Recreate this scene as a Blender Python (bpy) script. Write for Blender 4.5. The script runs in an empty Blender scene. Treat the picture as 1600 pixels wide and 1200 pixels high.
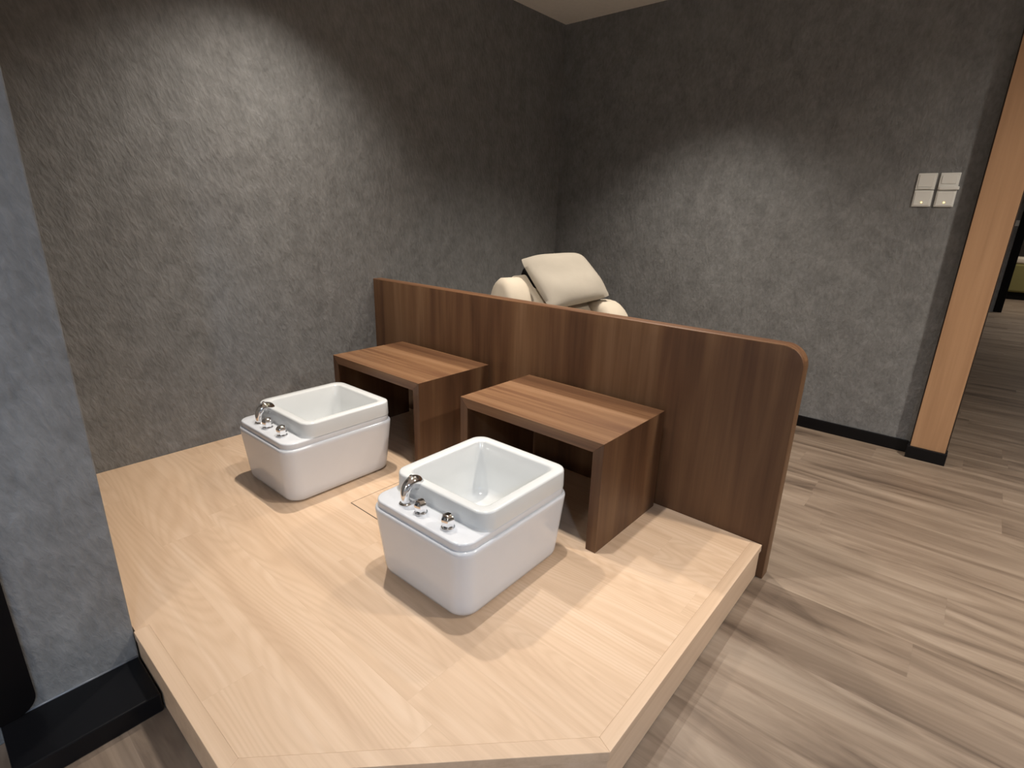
import bpy, bmesh, math, random
from mathutils import Vector, Matrix, noise as mnoise

sc = bpy.context.scene
COL = sc.collection
H = 0.1448                      # platform height above the floor

# ------------------------------------------------------------------ camera
cam_d = bpy.data.cameras.new('camera'); cam = bpy.data.objects.new('camera', cam_d); COL.objects.link(cam)
cam_d.sensor_fit = 'HORIZONTAL'; cam_d.sensor_width = 36.0; cam_d.lens = 832.6653 / 1600 * 36.0
cam_d.clip_start = 0.02
def _rz(t): return Matrix.Rotation(t, 4, 'Z')
def _rx(t): return Matrix.Rotation(t, 4, 'X')
cam.matrix_world = Matrix.Translation((2.8241, -1.9539, 1.1694 + H)) @ _rz(0.7078) @ _rx(1.2616) @ _rz(0.0272)
sc.camera = cam

# ------------------------------------------------------------------ world, exposure, lights
w = bpy.data.worlds.new('world'); sc.world = w; w.use_nodes = True
w.node_tree.nodes['Background'].inputs[0].default_value = (0.9, 0.95, 1.0, 1)
w.node_tree.nodes['Background'].inputs[1].default_value = 0.0
vs = sc.view_settings
vs.view_transform = 'Standard'; vs.look = 'None'; vs.exposure = 0.0; vs.gamma = 1.0; vs.use_curve_mapping = False

CEIL = 2.706
WARM = (1.0, 0.91, 0.80)
NEUT = (1.0, 0.97, 0.93)
COOL = (0.50, 0.71, 1.0)
def downlight(name, x, y, power, col, angle=95, blend=0.8, rad=0.035, tgt=None):
    l = bpy.data.lights.new(name, 'SPOT'); l.energy = power; l.color = col
    l.spot_size = math.radians(angle); l.spot_blend = blend; l.shadow_soft_size = rad
    o = bpy.data.objects.new(name, l); COL.objects.link(o); o.location = (x, y, CEIL - 0.02)
    if tgt is not None:
        o.rotation_euler = (Vector(tgt) - o.location).to_track_quat('-Z', 'Y').to_euler()
    return o
for lx, ly, lc, pc, ps in ((0.62, -0.62, WARM, 36, 132), (1.74, -0.70, NEUT, 36, 76)):     # narrow core and wide spill of the same lamp
    downlight('downlight_tub', lx, ly, pc, lc, 66, 1.0)
    downlight('downlight_tub_spill', lx, ly, ps, lc, 108, 1.0)
downlight('downlight_chair', 1.38, 0.90, 165, WARM, 106, 1.0)
downlight('downlight_behind', 3.00, -4.60, 540, NEUT, 160, 1.0, 0.3)
downlight('downlight_aisle', 4.20, 0.40, 410, WARM, 164, 1.0, 0.08)
downlight('downlight_aisle', 4.70, -2.90, 640, COOL, 150, 1.0, 0.15)
downlight('fill_near_wall', 3.60, -3.20, 340, COOL, 54, 1.0, 0.08, (1.21, -2.80, 1.45))  # added unseen cool fill spot, aimed to brighten only the near wall
downlight('downlight_far_room', 4.3, 7.4, 110, NEUT, 150, 1.0)
downlight('downlight_far_room', 4.4, 10.9, 220, WARM, 130, 1.0)

# ------------------------------------------------------------------ materials
class NT:
    def __init__(s, name):
        s.m = bpy.data.materials.new(name); s.m.use_nodes = True
        s.t = s.m.node_tree; s.b = s.t.nodes['Principled BSDF']; s.k = 0
    def n(s, typ, **kw):
        nd = s.t.nodes.new(typ); s.k += 1; nd.location = (-200 * s.k, 0)
        for a, v in kw.items(): setattr(nd, a, v)
        return nd
    def l(s, a, b): s.t.links.new(a, b)
    def math(s, op, a, b=None):
        nd = s.n('ShaderNodeMath', operation=op)
        for i, v in enumerate((a, b)):
            if v is None: continue
            if isinstance(v, (int, float)): nd.inputs[i].default_value = v
            else: s.l(v, nd.inputs[i])
        return nd.outputs[0]
    def comb(s, x, y, z):
        nd = s.n('ShaderNodeCombineXYZ')
        for i, v in enumerate((x, y, z)):
            if isinstance(v, (int, float)): nd.inputs[i].default_value = v
            else: s.l(v, nd.inputs[i])
        return nd.outputs[0]
    def xyz(s):
        tc = s.n('ShaderNodeTexCoord'); sp = s.n('ShaderNodeSeparateXYZ'); s.l(tc.outputs['Object'], sp.inputs[0])
        return sp.outputs[0], sp.outputs[1], sp.outputs[2]
    def noise(s, vec, scale, detail=2.0, rough=0.5, dist=0.0):
        nd = s.n('ShaderNodeTexNoise'); nd.inputs['Scale'].default_value = scale
        nd.inputs['Detail'].default_value = detail; nd.inputs['Roughness'].default_value = rough
        nd.inputs['Distortion'].default_value = dist
        s.l(vec, nd.inputs['Vector']); return nd.outputs[0]
    def ramp(s, fac, stops):
        nd = s.n('ShaderNodeValToRGB'); e = nd.color_ramp.elements
        while len(e) < len(stops): e.new(0.5)
        for i, (p, c) in enumerate(stops):
            e[i].position = p; e[i].color = (*c, 1) if len(c) == 3 else c
        s.l(fac, nd.inputs[0]); return nd.outputs[0]
    def mix(s, fac, a, b, mode='MIX'):
        nd = s.n('ShaderNodeMix', data_type='RGBA', blend_type=mode)
        if isinstance(fac, (int, float)): nd.inputs[0].default_value = fac
        else: s.l(fac, nd.inputs[0])
        for i, v in ((6, a), (7, b)):
            if isinstance(v, tuple): nd.inputs[i].default_value = (*v, 1)
            else: s.l(v, nd.inputs[i])
        return nd.outputs[2]
    def bump(s, h, strength, dist):
        nd = s.n('ShaderNodeBump'); nd.inputs['Strength'].default_value = strength; nd.inputs['Distance'].default_value = dist
        s.l(h, nd.inputs['Height']); s.l(nd.outputs[0], s.b.inputs['Normal'])
    def done(s, col=None, rough=0.5, metal=0.0, spec=None):
        if col is not None:
            if isinstance(col, tuple): s.b.inputs['Base Color'].default_value = (*col, 1)
            else: s.l(col, s.b.inputs['Base Color'])
        s.b.inputs['Roughness'].default_value = rough; s.b.inputs['Metallic'].default_value = metal
        if spec is not None: s.b.inputs['Specular IOR Level'].default_value = spec
        return s.m

def plain(name, col, rough=0.5, metal=0.0, spec=None, var=0.06, scale=30):
    t = NT(name); x, y, z = t.xyz(); n = t.noise(t.comb(x, y, z), scale, 2)
    c = t.mix(n, tuple(v * (1 - var) for v in col), tuple(min(1, v * (1 + var)) for v in col))
    return t.done(c, rough, metal, spec)

def wallpaper(name, base, var):
    t = NT(name); x, y, z = t.xyz()
    v = t.comb(t.math('MULTIPLY', x, 1.0), t.math('MULTIPLY', y, 1.0), t.math('MULTIPLY', z, 0.8))
    n1 = t.noise(v, 12, 4, 0.6, 0.25)
    n2 = t.noise(t.comb(x, t.math('ADD', y, t.math('MULTIPLY', z, 0.25)), t.math('MULTIPLY', z, 0.42)), 62, 3, 0.55, 0.3)
    n3 = t.noise(v, 2.2, 2, 0.5)
    m = t.math('ADD', t.math('MULTIPLY', n1, 0.5), t.math('ADD', t.math('MULTIPLY', n2, 0.38), t.math('MULTIPLY', n3, 0.12)))
    lo = tuple(c * (1 - var) for c in base); hi = tuple(c * (1 + var) for c in base)
    c = t.ramp(m, [(0.36, lo), (0.5, base), (0.64, hi)])
    c = t.mix(t.math('MULTIPLY', n3, 0.5), c, t.mix(1.0, c, (0.92, 1.0, 1.04), 'MULTIPLY'))
    t.bump(t.math('ADD', t.math('MULTIPLY', n2, 0.8), t.math('MULTIPLY', n1, 0.8)), 0.60, 0.010)
    return t.done(c, 0.62, 0, 0.35)

def planks(name, width, length, tones, contour, streak, seam_dark, rough, bump=0.05, amt=0.5):
    """wood planks running along X, each plank with its own tone and grain"""
    t = NT(name); x, y, z = t.xyz()
    row = t.math('FLOOR', t.math('DIVIDE', y, width))
    wn = t.n('ShaderNodeTexWhiteNoise', noise_dimensions='1D'); t.l(row, wn.inputs['W'])
    xs = t.math('ADD', t.math('DIVIDE', x, length), t.math('MULTIPLY', wn.outputs['Value'], 3.7))
    colm = t.math('FLOOR', xs)
    pid = t.math('ADD', t.math('MULTIPLY', row, 17.31), t.math('MULTIPLY', colm, 5.77))
    wn2 = t.n('ShaderNodeTexWhiteNoise', noise_dimensions='1D'); t.l(pid, wn2.inputs['W'])
    r = wn2.outputs['Value']
    off = t.math('MULTIPLY', r, 31.0)
    xo = t.math('ADD', x, off)
    broad = t.noise(t.comb(t.math('MULTIPLY', xo, streak[0]), t.math('MULTIPLY', y, streak[1]), off), 1.0, 5, 0.6, 0.7)
    fine = t.noise(t.comb(t.math('MULTIPLY', xo, 5.0), t.math('MULTIPLY', y, 160.0), off), 1.0, 3, 0.6)
    cont = t.noise(t.comb(t.math('MULTIPLY', xo, contour[0]), t.math('MULTIPLY', y, contour[1]), off), 1.0, 1.0, 0.4, 0.3)
    ring = t.math('ADD', t.math('MULTIPLY', t.math('SINE', t.math('MULTIPLY', cont, contour[2])), 0.5), 0.5)
    ring = t.math('POWER', ring, 1.6)
    c = t.ramp(broad, tones)
    c = t.mix(t.math('MULTIPLY', t.math('MULTIPLY', ring, contour[3]), t.math('ADD', broad, t.math('MULTIPLY', fine, 0.45))), c, t.mix(1.0, c, contour[4], 'MULTIPLY'))
    c = t.mix(t.math('MULTIPLY', fine, 0.30), c, t.mix(1.0, c, (0.80, 0.78, 0.76), 'MULTIPLY'))
    c = t.mix(t.math('MULTIPLY', r, amt), c, t.mix(1.0, c, (0.80, 0.78, 0.77), 'MULTIPLY'))
    fy = t.math('FRACT', t.math('DIVIDE', y, width)); fx = t.math('FRACT', xs)
    sy = t.math('LESS_THAN', fy, 0.0016 / width); sx = t.math('LESS_THAN', fx, 0.0016 / length)
    seam = t.math('MAXIMUM', sy, sx)
    c = t.mix(t.math('MULTIPLY', seam, seam_dark), c, (0.08, 0.055, 0.04))
    t.bump(t.math('ADD', fine, t.math('MULTIPLY', broad, 0.6)), bump, 0.003)
    return t.done(c, rough, 0, 0.4)

def grain_wood(name, tones, axis, band, rough=0.45, fine_amt=0.5):
    """veneer: bands of tone across the grain, fine pores along it; axis = grain direction"""
    t = NT(name); c3 = list(t.xyz())
    long = {'X': 0, 'Y': 1, 'Z': 2}[axis]
    a = [t.math('MULTIPLY', c3[i], (0.55 if i == long else band)) for i in range(3)]
    f = [t.math('MULTIPLY', c3[i], (4.0 if i == long else 170.0)) for i in range(3)]
    g = [t.math('MULTIPLY', c3[i], (1.2 if i == long else band * 4.5)) for i in range(3)]
    n1 = t.noise(t.comb(*a), 1.0, 3, 0.55, 0.3); n2 = t.noise(t.comb(*f), 1.0, 3, 0.6); n3 = t.noise(t.comb(*g), 1.0, 3, 0.6, 0.5)
    m = t.math('ADD', t.math('MULTIPLY', n1, 0.74), t.math('MULTIPLY', n3, 0.26))
    c = t.ramp(m, tones)
    c = t.mix(t.math('MULTIPLY', n2, fine_amt), c, t.mix(1.0, c, (0.55, 0.52, 0.5), 'MULTIPLY'))
    t.bump(n2, 0.06, 0.002)
    return t.done(c, rough, 0, 0.4)

M = {}
M['wall'] = wallpaper('dark_textured_wallpaper', (0.200, 0.197, 0.195), 0.24)
M['ceil'] = plain('ceiling_paint', (0.94, 0.90, 0.83), 0.8)
M['roomwall'] = plain('grey_paint', (0.36, 0.35, 0.34), 0.8)
M['black'] = plain('black_lacquer', (0.005, 0.005, 0.006), 0.3, 0, 0.22)
M['blackmatt'] = plain('black_panel', (0.003, 0.0025, 0.0028), 0.5, 0, 0.12)
M['floor'] = planks('vinyl_floor', 0.18, 1.22,
    [(0.30, (0.115, 0.083, 0.061)), (0.43, (0.220, 0.165, 0.122)), (0.54, (0.290, 0.224, 0.168)), (0.68, (0.37, 0.295, 0.228))],
    (0.7, 5.0, 34.0, 0.28, (0.80, 0.77, 0.74)), (1.15, 10.5), 0.10, 0.42, 0.05, 0.6)
M['oak'] = planks('pale_oak_deck', 0.19, 1.25,
    [(0.30, (0.58, 0.405, 0.27)), (0.5, (0.66, 0.475, 0.325)), (0.70, (0.71, 0.53, 0.38))],
    (0.62, 3.8, 240.0, 0.50, (0.84, 0.80, 0.75)), (0.9, 15.0), 0.05, 0.45, 0.03, 0.16)
OAKT = [(0.30, (0.54, 0.375, 0.25)), (0.5, (0.64, 0.46, 0.315)), (0.70, (0.70, 0.52, 0.37))]
M['oak_y'] = grain_wood('pale_oak_edging', OAKT, 'Y', 22.0, 0.45, 0.2)
M['oak_x'] = grain_wood('pale_oak_edging_across', OAKT, 'X', 22.0, 0.45, 0.2)
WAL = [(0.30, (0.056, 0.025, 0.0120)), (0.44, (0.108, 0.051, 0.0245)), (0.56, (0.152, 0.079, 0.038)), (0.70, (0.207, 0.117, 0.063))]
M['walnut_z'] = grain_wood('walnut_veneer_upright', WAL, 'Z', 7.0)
M['walnut_x'] = grain_wood('walnut_veneer_lit_top', [(p, tuple(v * 1.5 for v in c)) for p, c in WAL], 'X', 13.0)  # same walnut lightened for tops, overhead light put into its colour
M['post'] = grain_wood('orange_wood_cladding', [(0.3, (0.36, 0.20, 0.105)), (0.5, (0.47, 0.275, 0.15)), (0.7, (0.55, 0.335, 0.19))], 'Z', 9.0, 0.5, 0.2)
M['gapdark'] = plain('dark_gap_brown', (0.03, 0.018, 0.011), 0.5)  # near-black brown: pillar's painted shadow gap, also the hatch joint
M['tub'] = plain('white_acrylic', (0.69, 0.705, 0.735), 0.12, 0, 0.5, 0.01)
M['tubin'] = plain('white_acrylic_basin', (0.69, 0.705, 0.705), 0.14, 0, 0.5, 0.01)
M['chrome'] = plain('chrome', (0.86, 0.86, 0.87), 0.06, 1.0, None, 0.01)
M['gap'] = plain('gap_black', (0.01, 0.01, 0.01), 0.6)
def fabric(name, col):
    t = NT(name); x, y, z = t.xyz(); v = t.comb(x, y, z)
    n = t.noise(v, 9, 4, 0.6, 0.5); f = t.noise(v, 420, 2)
    c = t.mix(n, tuple(k * 0.90 for k in col), tuple(min(1, k * 1.06) for k in col))
    t.bump(t.math('ADD', t.math('MULTIPLY', f, 0.25), n), 0.25, 0.004)
    return t.done(c, 0.85, 0, 0.2)
M['cream'] = fabric('cream_upholstery', (0.62, 0.545, 0.44))
M['pillow'] = fabric('cream_velvet', (0.42, 0.38, 0.32))
M['olive'] = fabric('olive_upholstery', (0.20, 0.18, 0.07))
M['switch'] = plain('white_plastic', (0.84, 0.84, 0.80), 0.4, 0, 0.5, 0.02)
M['paper'] = plain('white_paper', (0.7, 0.7, 0.68), 0.7)
t = NT('amber_indicator'); t.b.inputs['Emission Color'].default_value = (1.0, 0.62, 0.16, 1); t.b.inputs['Emission Strength'].default_value = 5
M['amber'] = t.done((0.9, 0.6, 0.2), 0.4)
t = NT('warm_lamp_glass'); t.b.inputs['Emission Color'].default_value = (1.0, 0.66, 0.25, 1); t.b.inputs['Emission Strength'].default_value = 4
M['lamp'] = t.done((0.9, 0.7, 0.4), 0.4)

# ------------------------------------------------------------------ object helpers
def link(name, bm, mat, parent=None, smooth=False, loc=None):
    bmesh.ops.recalc_face_normals(bm, faces=bm.faces[:])
    me = bpy.data.meshes.new(name); bm.to_mesh(me); bm.free()
    if smooth:
        for p in me.polygons: p.use_smooth = True
    me.materials.append(mat)
    o = bpy.data.objects.new(name, me); COL.objects.link(o)
    if parent is not None: o.parent = parent
    if loc is not None: o.location = loc
    return o
def tag(o, label, cat, group=None):
    o['label'] = label; o['category'] = cat
    if group: o['group'] = group
    return o
def thing(name, label, cat, loc=(0, 0, 0), rz=0.0, group=None):
    o = bpy.data.objects.new(name, None); COL.objects.link(o); o.location = loc; o.rotation_euler = (0, 0, rz)
    o.empty_display_size = 0.05
    return tag(o, label, cat, group)
def struct(name, bm, mat, smooth=False):
    o = link(name, bm, mat, None, smooth); o['kind'] = 'structure'; return o
def box_bm(x0, x1, y0, y1, z0, z1, bev=0.0, seg=2):
    bm = bmesh.new()
    bmesh.ops.create_cube(bm, size=1.0)
    for v in bm.verts:
        v.co = Vector((x0 + (v.co.x + .5) * (x1 - x0), y0 + (v.co.y + .5) * (y1 - y0), z0 + (v.co.z + .5) * (z1 - z0)))
    if bev > 0:
        bmesh.ops.bevel(bm, geom=bm.edges[:], offset=bev, segments=seg, profile=0.5, affect='EDGES')
    return bm
def prism_bm(pts, z0, z1, bev=0.0, seg=2):
    bm = bmesh.new()
    a = [bm.verts.new((x, y, z0)) for x, y in pts]; b = [bm.verts.new((x, y, z1)) for x, y in pts]
    n = len(pts)
    bm.faces.new(a); bm.faces.new(b)
    for i in range(n): bm.faces.new((a[i], a[(i + 1) % n], b[(i + 1) % n], b[i]))
    bmesh.ops.recalc_face_normals(bm, faces=bm.faces[:])
    if bev > 0: bmesh.ops.bevel(bm, geom=bm.edges[:], offset=bev, segments=seg, profile=0.5, affect='EDGES')
    return bm
def rrect(x0, x1, y0, y1, r, n=8):
    pts = []
    for cx, cy, a0 in ((x1 - r, y1 - r, 0), (x0 + r, y1 - r, 90), (x0 + r, y0 + r, 180), (x1 - r, y0 + r, 270)):
        for k in range(n + 1):
            a = math.radians(a0 + 90 * k / n); pts.append((cx + r * math.cos(a), cy + r * math.sin(a)))
    return pts
def loft(bm, rings, cap0=False, cap1=False):
    vs_ = [[bm.verts.new(p) for p in ring] for ring in rings]
    n = len(vs_[0])
    for a, b in zip(vs_, vs_[1:]):
        for i in range(n): bm.faces.new((a[i], a[(i + 1) % n], b[(i + 1) % n], b[i]))
    if cap0: bm.faces.new(vs_[0][::-1])
    if cap1: bm.faces.new(vs_[-1])
    return vs_
def lathe_bm(prof, seg=24, rot=0.0):
    bm = bmesh.new()
    rings = [[(r * math.cos(rot + 2 * math.pi * k / seg), r * math.sin(rot + 2 * math.pi * k / seg), z) for k in range(seg)] for r, z in prof]
    loft(bm, rings, True, True)
    return bm
def tube_bm(path, radii, seg=16, squash=1.0):
    """swept tube in the local Y-Z plane"""
    bm = bmesh.new(); rings = []
    n = len(path)
    for i, (p, r) in enumerate(zip(path, radii)):
        a = path[max(0, i - 1)]; b = path[min(n - 1, i + 1)]
        d = (Vector(b) - Vector(a)).normalized(); sx = Vector((1, 0, 0)); u = d.cross(sx).normalized()
        rings.append([tuple(Vector(p) + sx * (r * squash * math.cos(q)) + u * (r * math.sin(q))) for q in [2 * math.pi * k / seg for k in range(seg)]])
    loft(bm, rings, True, True); return bm
def smooth_path(pts, radii, per=5):
    P = [Vector(p) for p in pts]; out = []; ro = []
    for i in range(len(P) - 1):
        p0 = P[max(0, i - 1)]; p1 = P[i]; p2 = P[i + 1]; p3 = P[min(len(P) - 1, i + 2)]
        for k in range(per):
            s = k / per
            out.append(tuple(0.5 * ((2 * p1) + (p2 - p0) * s + (2 * p0 - 5 * p1 + 4 * p2 - p3) * s * s + (3 * p1 - p0 - 3 * p2 + p3) * s ** 3)))
            ro.append(radii[i] * (1 - s) + radii[i + 1] * s)
    out.append(tuple(P[-1])); ro.append(radii[-1]); return out, ro
def auto_smooth(o, ang=35):
    me = o.data
    for p in me.polygons: p.use_smooth = True
    try: me.set_sharp_from_angle(angle=math.radians(ang))
    except Exception: pass
    return o
def copy_tree(o, parent=None):
    c = o.copy(); COL.objects.link(c)
    if parent is not None: c.parent = parent
    for ch in [q for q in list(COL.objects) if q.parent is o]: copy_tree(ch, c)
    return c

# ------------------------------------------------------------------ room shell
YB = 1.868; X1 = 1.2149; Y1 = -1.7118
struct('floor', box_bm(-0.2, 6.6, -5.2, 14.2, -0.1, 0.0), M['floor'])
struct('ceiling', box_bm(-0.2, 6.6, -5.2, 14.2, CEIL, CEIL + 0.1), M['ceil'])
struct('wall_left', box_bm(-0.2, 0.0, Y1, YB + 0.2, 0, CEIL), M['wall'])
struct('wall_front', box_bm(-0.2, X1, -5.2, Y1, 0, CEIL, 0.004), M['wall'])
struct('wall_back', box_bm(0.0, 2.722, YB, YB + 0.22, 0, CEIL), M['wall'])
struct('wall_right', box_bm(6.5, 6.6, -5.2, 14.2, 0, CEIL), M['roomwall'])
struct('wall_rear', box_bm(X1, 6.5, -5.2, -5.1, 0, CEIL), M['roomwall'])
struct('wall_far', box_bm(2.7, 6.5, 14.1, 14.2, 0, CEIL), M['roomwall'])
struct('wall_passage', box_bm(-0.2, 3.10, 9.70, 9.85, 0, CEIL), M['wall'])
def skirting(name, x0, x1, y0, y1, h):
    bm = box_bm(x0, x1, y0, y1, 0, h, 0.004); return struct(name, bm, M['black'])
skirting('baseboard_back', 0.0, 2.715, YB - 0.014, YB, 0.075)
skirting('baseboard_left', X1, X1 + 0.188, -2.012, Y1 - 0.002, 0.060)
bm = lathe_bm([(.0035, 0), (.0035, 0.29)], 10)  # thin rod added to draw the highlight line where plinth meets wall
bmesh.ops.rotate(bm, verts=bm.verts[:], cent=(0, 0, 0), matrix=Matrix.Rotation(math.radians(90), 3, 'X'))
bmesh.ops.translate(bm, verts=bm.verts[:], vec=(X1 + .001, Y1 - .004, 0.0605))
M['glint'] = plain('grey_glint', (0.16, 0.17, 0.19), 0.25)
struct('trim_glint_1', bm, M['glint'], True)
# black panel with a rounded lower corner on the near grey wall
bm = bmesh.new(); r = 0.05; z0 = 0.0615; z1 = 2.15; ya = -3.0; yb = -1.936
pts = [(ya, z0)] + [(yb - r + r * math.sin(a), z0 + r - r * math.cos(a)) for a in [math.radians(9 * k) for k in range(11)]] + [(yb, z1), (ya, z1)]
A = [bm.verts.new((X1, y, z)) for y, z in pts]; B = [bm.verts.new((X1 + 0.012, y, z)) for y, z in pts]
bm.faces.new(A); bm.faces.new(B)
for i in range(len(pts)): bm.faces.new((A[i], A[(i + 1) % len(pts)], B[(i + 1) % len(pts)], B[i]))
struct('door_1', bm, M['blackmatt'])

# ------------------------------------------------------------------ raised platform
XP = 2.4217; YC = -1.1024; XC = 1.828
plat = thing('platform', 'pale oak raised platform with a cut corner, carrying both white foot tubs', 'platform')
tw_ = 0.039
outer = [(0.002, -0.002), (0.002, Y1 + 0.002), (XC, Y1), (XP, YC), (XP, -0.002)]
# inner polyline of the edging
dch = Vector((XP - XC, YC - Y1)).normalized(); nch = Vector((-dch.y, dch.x))
def inter(p, d, q, e):
    k = ((q[0] - p[0]) * e[1] - (q[1] - p[1]) * e[0]) / (d[0] * e[1] - d[1] * e[0]); return (p[0] + d[0] * k, p[1] + d[1] * k)
pc = Vector((XC, Y1)) + nch * tw_
iA = inter((0, Y1 + tw_), (1, 0), pc, dch); iB = inter((XP - tw_, 0), (0, 1), pc, dch)
zt = H; th = 0.028
deck = prism_bm([(0.002, -0.002), (0.002, Y1 + 0.004), (X1, Y1 + 0.004), (X1, Y1 + tw_), iA, iB, (XP - tw_, -0.002)], H - 0.02, H - 0.0004)
link('deck', deck, M['oak'], plat)
link('edging', prism_bm([(X1, Y1), (XC, Y1), iA, (X1, Y1 + tw_)], H - th, H, 0.0012), M['oak_x'], plat)
link('edging', prism_bm([(XC, Y1), (XP, YC), iB, iA], H - th, H, 0.0012), M['oak_x'], plat)
link('edging', prism_bm([(XP, YC), (XP, -0.002), (XP - tw_, -0.002), iB], H - th, H, 0.0012), M['oak_y'], plat)
q = 0.004
link('riser', prism_bm([(0.004, -0.004), (0.004, Y1 + q), (XC - q, Y1 + q), (XP - q, YC - q * .4), (XP - q, -0.004)], 0.006, H - th - 0.0005), M['oak_y'], plat)
link('shadow_gap', prism_bm([(0.01, -0.01), (0.01, Y1 + .012), (XC - .012, Y1 + .012), (XP - .012, YC), (XP - .012, -0.01)], 0.0, 0.006), M['gap'], plat)  # near-black solid filling the gap under the riser
# access hatch: a thin dark joint around a cover
hx0, hx1, hy0, hy1 = 1.043, 1.46, -0.886, -0.60
bm = bmesh.new(); g = 0.0034
for a in ((hx0, hx1, hy0 - g, hy0), (hx0 - g * .4, hx0, hy0, hy1), (hx1, hx1 + g * .4, hy0, hy1), (hx0, hx1, hy1, hy1 + g * .4)):
    b2 = box_bm(*a, H - 0.001, H + 0.0002); me = bpy.data.meshes.new('t'); b2.to_mesh(me); b2.free(); bm.from_mesh(me); bpy.data.meshes.remove(me)
link('hatch_joint', bm, M['gapdark'], plat)

# ------------------------------------------------------------------ walnut partition
bm = bmesh.new(); XR = 2.4424; ZT = 0.7676 + H; r = 0.075; d0, d1 = 0.0, 0.066
pts = [(0.001, 0.0)] + [(XR, 0.0)] + [(XR - r + r * math.cos(math.radians(9 * k)), ZT - r + r * math.sin(math.radians(9 * k))) for k in range(11)] + [(0.001, ZT)]
A = [bm.verts.new((x, d0, z)) for x, z in pts]; B = [bm.verts.new((x, d1, z)) for x, z in pts]
bm.faces.new(A); bm.faces.new(B)
for i in range(len(pts)): bm.faces.new((A[i], A[(i + 1) % len(pts)], B[(i + 1) % len(pts)], B[i]))
bmesh.ops.recalc_face_normals(bm, faces=bm.faces[:])
bmesh.ops.bevel(bm, geom=[e for e in bm.edges if abs(e.verts[0].co.y - e.verts[1].co.y) < 1e-6], offset=0.004, segments=2, profile=0.5, affect='EDGES')
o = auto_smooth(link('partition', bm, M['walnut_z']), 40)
o.data.materials.append(M['walnut_x'])                  # lighter walnut on top faces paints in the downlight falling there
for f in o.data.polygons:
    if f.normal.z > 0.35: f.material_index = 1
tag(o, 'low dark walnut partition wall with a rounded top corner behind the two benches', 'partition')

# ------------------------------------------------------------------ benches
BZ = 0.4316; BW = 0.703; BD = 0.4585; BT = 0.042
def make_bench(name, x, y, label):
    b = thing(name, label, 'bench', (x, y, H), 0, 'walnut benches on the platform')
    def xz(pts, name, mat):
        bm = bmesh.new(); A = [bm.verts.new((px, 0, pz)) for px, pz in pts]; B = [bm.verts.new((px, BD, pz)) for px, pz in pts]
        bm.faces.new(A); bm.faces.new(B)
        for i in range(len(pts)): bm.faces.new((A[i], A[(i + 1) % len(pts)], B[(i + 1) % len(pts)], B[i]))
        bmesh.ops.recalc_face_normals(bm, faces=bm.faces[:])
        bmesh.ops.bevel(bm, geom=bm.edges[:], offset=0.0008, segments=1, affect='EDGES')
        return link(name, bm, mat, b)
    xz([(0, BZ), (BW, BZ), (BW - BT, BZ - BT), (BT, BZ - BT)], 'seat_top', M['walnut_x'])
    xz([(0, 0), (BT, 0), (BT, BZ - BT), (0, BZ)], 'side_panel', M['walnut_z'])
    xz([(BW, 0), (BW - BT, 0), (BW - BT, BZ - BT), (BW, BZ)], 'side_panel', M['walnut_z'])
    return b
b1 = make_bench('bench', 0.3219, -0.4971, 'walnut bench nearer the left wall, behind the rear foot tub')
b2 = copy_tree(b1); b2.location = (1.2825, -0.4845, H)
b2['label'] = 'walnut bench farther from the left wall, behind the front foot tub, whole side panel showing'

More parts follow.
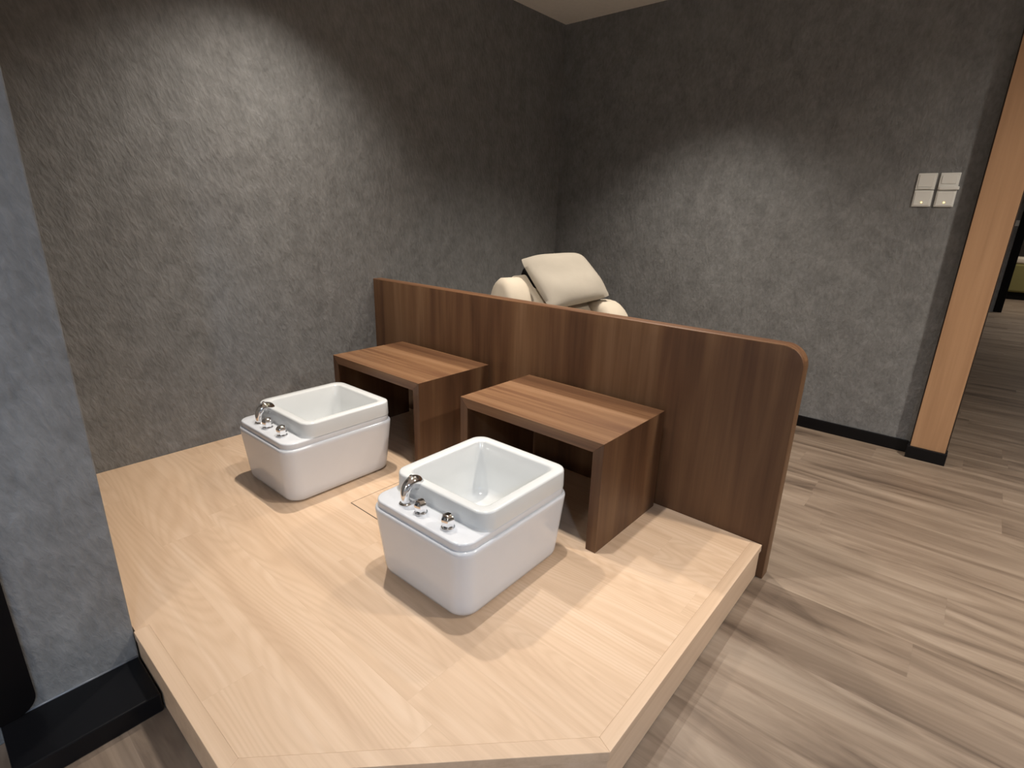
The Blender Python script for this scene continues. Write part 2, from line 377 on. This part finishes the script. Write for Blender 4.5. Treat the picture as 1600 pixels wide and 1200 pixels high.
# ------------------------------------------------------------------ foot tubs
TW, TL, TRL = 0.4277, 0.5195, 0.4295
ZS, ZR, ZB = 0.2743, 0.3367, 0.249
def ring(x0, x1, y0, y1, r, z, n=8): return [(x, y, z) for x, y in rrect(x0, x1, y0, y1, r, n)]
def make_tub(label, x0, y0, rz):
    t_ = thing('foot_tub', label, 'foot tub', (x0, y0, H), rz, 'white foot spa tubs')
    # casing: tapered body with a rolled lip
    L = 0.0085
    prof = [(0.030, 0.0015, .050), (0.0205, 0.004, .056), (0.0125, 0.011, .060), (0.0085, 0.025, .061), (0.0062, 0.05, .061), (-L * .9, 0.228, .058), (-L, 0.238, .058), (-L * .85, 0.2445, .058),
            (-L * .45, 0.2482, .056), (0.0, 0.249, .054), (0.0022, 0.2475, .052), (0.0022, 0.238, .052)]
    bm = bmesh.new()
    loft(bm, [ring(i, TW - i, i, TL - i, r_, z) for i, z, r_ in prof], True, False)
    auto_smooth(link('casing', bm, M['tub'], t_, True), 50)
    # shelf deck and raised rim with basin
    bm = bmesh.new(); yr = TL - TRL
    e = 0.003
    loft(bm, [ring(e, TW - e, e, TL - e, .05, 0.242), ring(0, TW, 0, TL, .052, 0.2475), ring(0, TW, 0, TL, .052, ZS - 0.006), ring(.0012, TW - .0012, .0012, TL - .0012, .051, ZS - 0.002), ring(.005, TW - .005, .005, TL - .005, .048, ZS), ring(.02, TW - .02, yr + .004, TL - .02, .035, ZS)], False, False)
    auto_smooth(link('tap_shelf', bm, M['tub'], t_, True), 50)
    bm = bmesh.new(); m_ = 0.0008; mt = 0.042
    def rr(i, z, r_): return ring(m_ * 0 - .0008 + i, TW + .0008 - i, yr + i, TL + .0008 - i, r_, z)
    def ri(ix, iy0, iy1, z, r_): return ring(ix, TW - ix, yr + iy0, TL - iy1, r_, z)
    rings = [ring(-.0008, TW + .0008, yr - .012, TL + .0008, .05, ZS - .001), ring(-.0008, TW + .0008, yr - .005, TL + .0008, .05, ZS + .0015), ring(-.0008, TW + .0008, yr - .0015, TL + .0008, .05, ZS + .006), rr(0, ZS + .013, .05), rr(0.001, ZR - .007, .05), rr(0.0025, ZR - .0025, .049), rr(0.007, ZR, .046),
             ri(.032, .030, .032, ZR, .03), ri(.0375, .0345, .0375, ZR - .002, .028), ri(.041, .038, .041, ZR - .007, .027), ri(.052, .046, .052, ZR - .08, .034),
             ri(.066, .060, .066, .165, .045), ri(.071, .065, .071, .150, .048), ri(.082, .076, .082, .140, .045), ri(.10, .094, .10, .1365, .04), ri(.14, .13, .14, .135, .03)]
    loft(bm, rings, False, True)
    auto_smooth(link('basin', bm, M['tubin'], t_, True), 60)
    # chrome drain
    dr = link('drain', lathe_bm([(.024, .1351), (.024, .1372), (.020, .1385), (.012, .1378), (.0, .1376)][:4], 24), M['chrome'], t_, True, (TW / 2, yr + TRL / 2, 0))
    # gooseneck spout
    fx, fy = 0.120, 0.048
    pth, rad = smooth_path([(0, 0, 0.004), (0, -.003, .022), (0, .000, .042), (0, .010, .058), (0, .028, .066), (0, .046, .060), (0, .057, .045)],
                           [.0155, .0145, .0170, .0205, .0230, .0230, .0200], 5)
    sp = link('spout', tube_bm(pth, rad, 20, 0.95), M['chrome'], t_, True, (fx, fy, ZS)); auto_smooth(sp, 50); sp['label'] = 'curved chrome spout'
    auto_smooth(link('collar', lathe_bm([(.0225, 0), (.0225, .004), (.0195, .007), (.014, .008)], 28), M['chrome'], sp, True), 40)
    auto_smooth(link('button', lathe_bm([(.006, 0), (.006, .005), (.004, .007)], 16), M['chrome'], sp, True, (0, .024, .086)), 40)
    # two faceted knobs
    for kx in (0.196, 0.318):
        kb = lathe_bm([(.012, .005), (.0192, .0085), (.0226, .028), (.0224, .0345), (.0178, .0425), (.010, .0465)], 6, math.radians(15))
        bmesh.ops.bevel(kb, geom=kb.edges[:], offset=0.0012, segments=2, profile=0.5, affect='EDGES')
        k = link('tap_knob', kb, M['chrome'], t_, False, (kx, 0.045, ZS)); auto_smooth(k, 18); k['label'] = 'faceted chrome tap knob'
        auto_smooth(link('collar', lathe_bm([(.0210, 0), (.0210, .0045), (.018, .006), (.012, .0065)], 28), M['chrome'], k, True), 40)
    return t_
t1 = make_tub('white foot tub at the rear, between the left wall and the front tub', 0.4808, -1.0798, 0.0098)
t2 = copy_tree(t1); t2.location = (1.4736, -1.0711, H); t2.rotation_euler = (0, 0, 0.015)
t2['label'] = 'white foot tub in front, nearer the platform edge, with two chrome knobs and spout'

# ------------------------------------------------------------------ pillar and light switches
PX0, PX1, PY0 = 2.7274, 2.8908, 1.7905
pl = thing('pillar', 'tall orange-brown wood clad pillar with a black foot, right of the light switches', 'pillar', ((PX0 + PX1) / 2, PY0, 0))
def pbox(x0, x1, y0, y1, z0, z1, bev=0.0):
    return box_bm(x0 - (PX0 + PX1) / 2, x1 - (PX0 + PX1) / 2, y0 - PY0, y1 - PY0, z0, z1, bev)
link('core', pbox(PX0 - 0.006, PX1 + 0.006, PY0 + 0.018, YB + 0.24, 0, CEIL - 0.001), M['gapdark'], pl)  # dark and widened so its edges paint the shadow gap beside the cladding
link('cladding', pbox(PX0, PX1, PY0, PY0 + 0.018, 0.0, CEIL - 0.002, 0.0015), M['post'], pl)
link('foot', pbox(PX0 - 0.014, PX1 + 0.012, PY0 - 0.016, PY0 + 0.07, 0.0, 0.072, 0.003), M['black'], pl)['label'] = 'black foot'

SW, SG = 0.0845, 0.0985
def make_switch(label, x, z, dot, odd=False):
    s = thing('wall_switch', label, 'light switch', (x, YB, z), 0, 'white switch plates on the back wall')
    link('plate', box_bm(0, SW, -0.009, 0, 0, SW, 0.002), M['switch'], s)
    if odd:
        link('rocker', box_bm(.010, SW - .010, -.0135, -.009, .030, SW - .012, .0015), M['switch'], s)
        link('bottom_lip', box_bm(.006, SW + .008, -.022, -.009, -.002, .016, .004), M['switch'], s)
    elif dot:
        link('rocker', box_bm(.006, SW - .006, -.0125, -.009, .006, SW - .006, .0015), M['switch'], s)
        bm = lathe_bm([(.0034, 0), (.0034, .0012), (.002, .0018)], 14)
        bmesh.ops.rotate(bm, verts=bm.verts[:], cent=(0, 0, 0), matrix=Matrix.Rotation(math.radians(90), 3, 'X'))
        o = link('indicator', bm, M['amber'], s, True, (SW * .5, -.0125, .022)); o['label'] = 'small glowing amber dot'
    else:
        link('rocker', box_bm(.008, SW - .008, -.0125, -.009, .014, SW - .008, .0015), M['switch'], s)
        link('bottom_lip', box_bm(.012, SW - .012, -.014, -.009, .004, .012, .0015), M['switch'], s)
    return s
SZ = 1.2651 + H
make_switch('lower white switch with amber dot, farther from the wood pillar', 2.4462, SZ, True)
make_switch('lower white switch with amber dot, nearer the wood pillar', 2.4462 + SG, SZ, True)
make_switch('upper flat white switch plate, farther from the wood pillar', 2.4462, SZ + 0.0875, False)
make_switch('upper white switch plate with a thick jutting bottom lip, nearest the wood pillar', 2.4462 + SG, SZ + 0.0875, False, True)

# ------------------------------------------------------------------ recliner behind the partition, with its pillow
def subdiv(o, lv=2):
    m_ = o.modifiers.new('sub', 'SUBSURF'); m_.levels = lv; m_.render_levels = lv; return o
ch = thing('recliner', 'cream upholstered reclining armchair standing behind the walnut partition', 'armchair', (0.95, 0.78, 0))
def loc(p): return Vector(p) - Vector((0.95, 0.78, 0))
def slab(name, c, ax, ay, az, bev, mat):
    """soft block about centre c with half-axes ax, ay, az (vectors)"""
    bm = bmesh.new(); bmesh.ops.create_cube(bm, size=2.0)
    lens = [Vector(a).length for a in (ax, ay, az)]; dirs = [Vector(a).normalized() for a in (ax, ay, az)]
    for v in bm.verts: v.co = Vector((v.co.x * lens[0], v.co.y * lens[1], v.co.z * lens[2]))
    bmesh.ops.bevel(bm, geom=bm.edges[:], offset=bev, segments=5, profile=0.5, affect='EDGES')
    c = loc(c)
    for v in bm.verts: v.co = c + dirs[0] * v.co.x + dirs[1] * v.co.y + dirs[2] * v.co.z
    return auto_smooth(link(name, bm, mat, ch, True), 60)
s_ = Vector((0.30, -0.09, -0.235)).normalized(); l_ = Vector((0.16, 0.395, 0.02)).normalized(); n_ = s_.cross(l_).normalized()
if n_.z < 0: n_ = -n_
l_ = n_.cross(s_).normalized() * (1 if n_.cross(s_).dot(l_) > 0 else -1)
f_ = Vector((0.958, -0.287, 0)); g_ = Vector((0.287, 0.958, 0)); up = Vector((0, 0, 1))
pc_ = Vector((0.945, 0.705, 0.815 + H))               # pillow centre
slab('backrest', pc_ - n_ * 0.165 + s_ * 0.07 - l_ * 0.06, s_ * 0.25, l_ * 0.22, n_ * 0.07, 0.05, M['cream'])
slab('back_slab', pc_ - n_ * 0.155 - s_ * 0.115 + l_ * 0.03, s_ * 0.09, l_ * 0.20, n_ * 0.075, 0.02, M['blackmatt'])  # black slab added behind the backrest top, below the pillow's corner
slab('seat', (1.36, 0.58, 0.36), f_ * 0.30, g_ * 0.27, up * 0.09, 0.05, M['cream'])
slab('base', (1.08, 0.66, 0.14), f_ * 0.42, g_ * 0.25, up * 0.14, 0.02, M['olive'])
# arms: profiles extruded across the chair
def arm(name, prof, c, half):
    bm = bmesh.new(); rings = []
    for k, e in ((-1, 0.02), (-1, 0), (1, 0), (1, 0.02)): pass
    for off, shrink in ((-half, 0.80), (-half + .012, 0.92), (-half + .035, 1.0), (half - .035, 1.0), (half - .012, 0.92), (half, 0.80)):
        cx = sum(p[0] for p in prof) / len(prof); cz = sum(p[1] for p in prof) / len(prof)
        rings.append([tuple(loc(Vector(c) + f_ * (cx + (a - cx) * shrink) + g_ * off + up * (cz + (b - cz) * shrink))) for a, b in prof])
    loft(bm, rings, True, True)
    return auto_smooth(link(name, bm, M['cream'], ch, True), 50)
def dome(w0, h0, zb, n=20, pw=2.4):
    pts = [(w0, zb)]
    for k in range(n + 1):
        a = math.pi * k / n; c_, s2 = math.cos(a), math.sin(a)
        pts.append((w0 * math.copysign(abs(c_) ** (2 / pw), c_), zb + (h0 - zb) * (0.45 + 0.55 * s2 ** (2 / pw)) if True else 0))
    pts.append((-w0, zb)); return pts
arm('armrest', dome(0.165, 0.815 + H, 0.10), (0.755, 0.43, 0), 0.085)
arm('armrest', dome(0.235, 0.684 + H, 0.10), (1.125, 0.87, 0), 0.085)

def pillow(name, TLc, TRc, BRc, BLc, thick, mat, N=26):
    bm = bmesh.new(); TLc, TRc, BRc, BLc = map(Vector, (TLc, TRc, BRc, BLc))
    nrm = (BLc - TLc).cross(TRc - TLc).normalized()
    if nrm.z < 0: nrm = -nrm
    top, bot = {}, {}
    for i in range(N + 1):
        for j in range(N + 1):
            u, v = i / N, j / N; a, b = 2 * u - 1, 2 * v - 1
            # sides bow inwards a little between the corners
            ub = 0.5 + (u - 0.5) * (1.0 - 0.06 * abs(b) ** 6); vb = 0.5 + (v - 0.5) * (1.0 - 0.06 * abs(a) ** 6)
            p = (TLc * (1 - ub) + TRc * ub) * (1 - vb) + (BLc * (1 - ub) + BRc * ub) * vb
            h_ = max(0.0, (1 - abs(a) ** 2.6) * (1 - abs(b) ** 2.6)) ** 0.55 * thick
            wv = mnoise.noise(Vector((u * 3.1, v * 3.1, 1.7))) * 0.012 * (h_ / thick)
            wv += 0.006 * math.sin(9 * (v + 0.25 * a * a)) * (h_ / thick)
            e = (i in (0, N) or j in (0, N))
            top[i, j] = bm.verts.new(p + nrm * (h_ + wv)); bot[i, j] = top[i, j] if e else bm.verts.new(p - nrm * (h_ * 0.8))
    for i in range(N):
        for j in range(N):
            for d in (top, bot):
                q_ = [d[i, j], d[i + 1, j], d[i + 1, j + 1], d[i, j + 1]]
                try: bm.faces.new(q_)
                except ValueError: pass
    return auto_smooth(link(name, bm, mat, None, True), 80)
pw = pillow('pillow', (0.712, 0.545, 0.917 + H), (0.870, 0.965, 0.943 + H), (1.178, 0.868, 0.712 + H), (1.03, 0.455, 0.655 + H), 0.074, M['pillow'])
tag(pw, 'plump cream square pillow leaning on the recliner behind the partition', 'pillow')

# ------------------------------------------------------------------ far room seen past the pillar
o = link('post', box_bm(3.101, 3.20, 9.68, 9.87, 0, CEIL - 0.001, 0.004), M['blackmatt'])
tag(o, 'black upright post far off in the next room, past the wood pillar', 'post')
sf = thing('sofa', 'olive green sofa with pale top far off in the next room', 'sofa', (4.0, 12.4, 0))
link('base', box_bm(-0.80, 0.9, -0.36, 0.4, 0, 0.14, 0.01), M['blackmatt'], sf)
link('seat', box_bm(-0.84, 0.95, -0.40, 0.42, 0.14, 0.66, 0.04, 3), M['olive'], sf)
link('cushion', box_bm(-0.76, 0.93, -0.38, 0.2, 0.661, 0.78, 0.04, 3), M['cream'], sf)
o = link('wall_notice', box_bm(2.99, 3.095, 9.69, 9.70, 1.335, 1.42), M['paper'])
tag(o, 'small white notice on the dark wall far off beyond the wood pillar', 'notice')
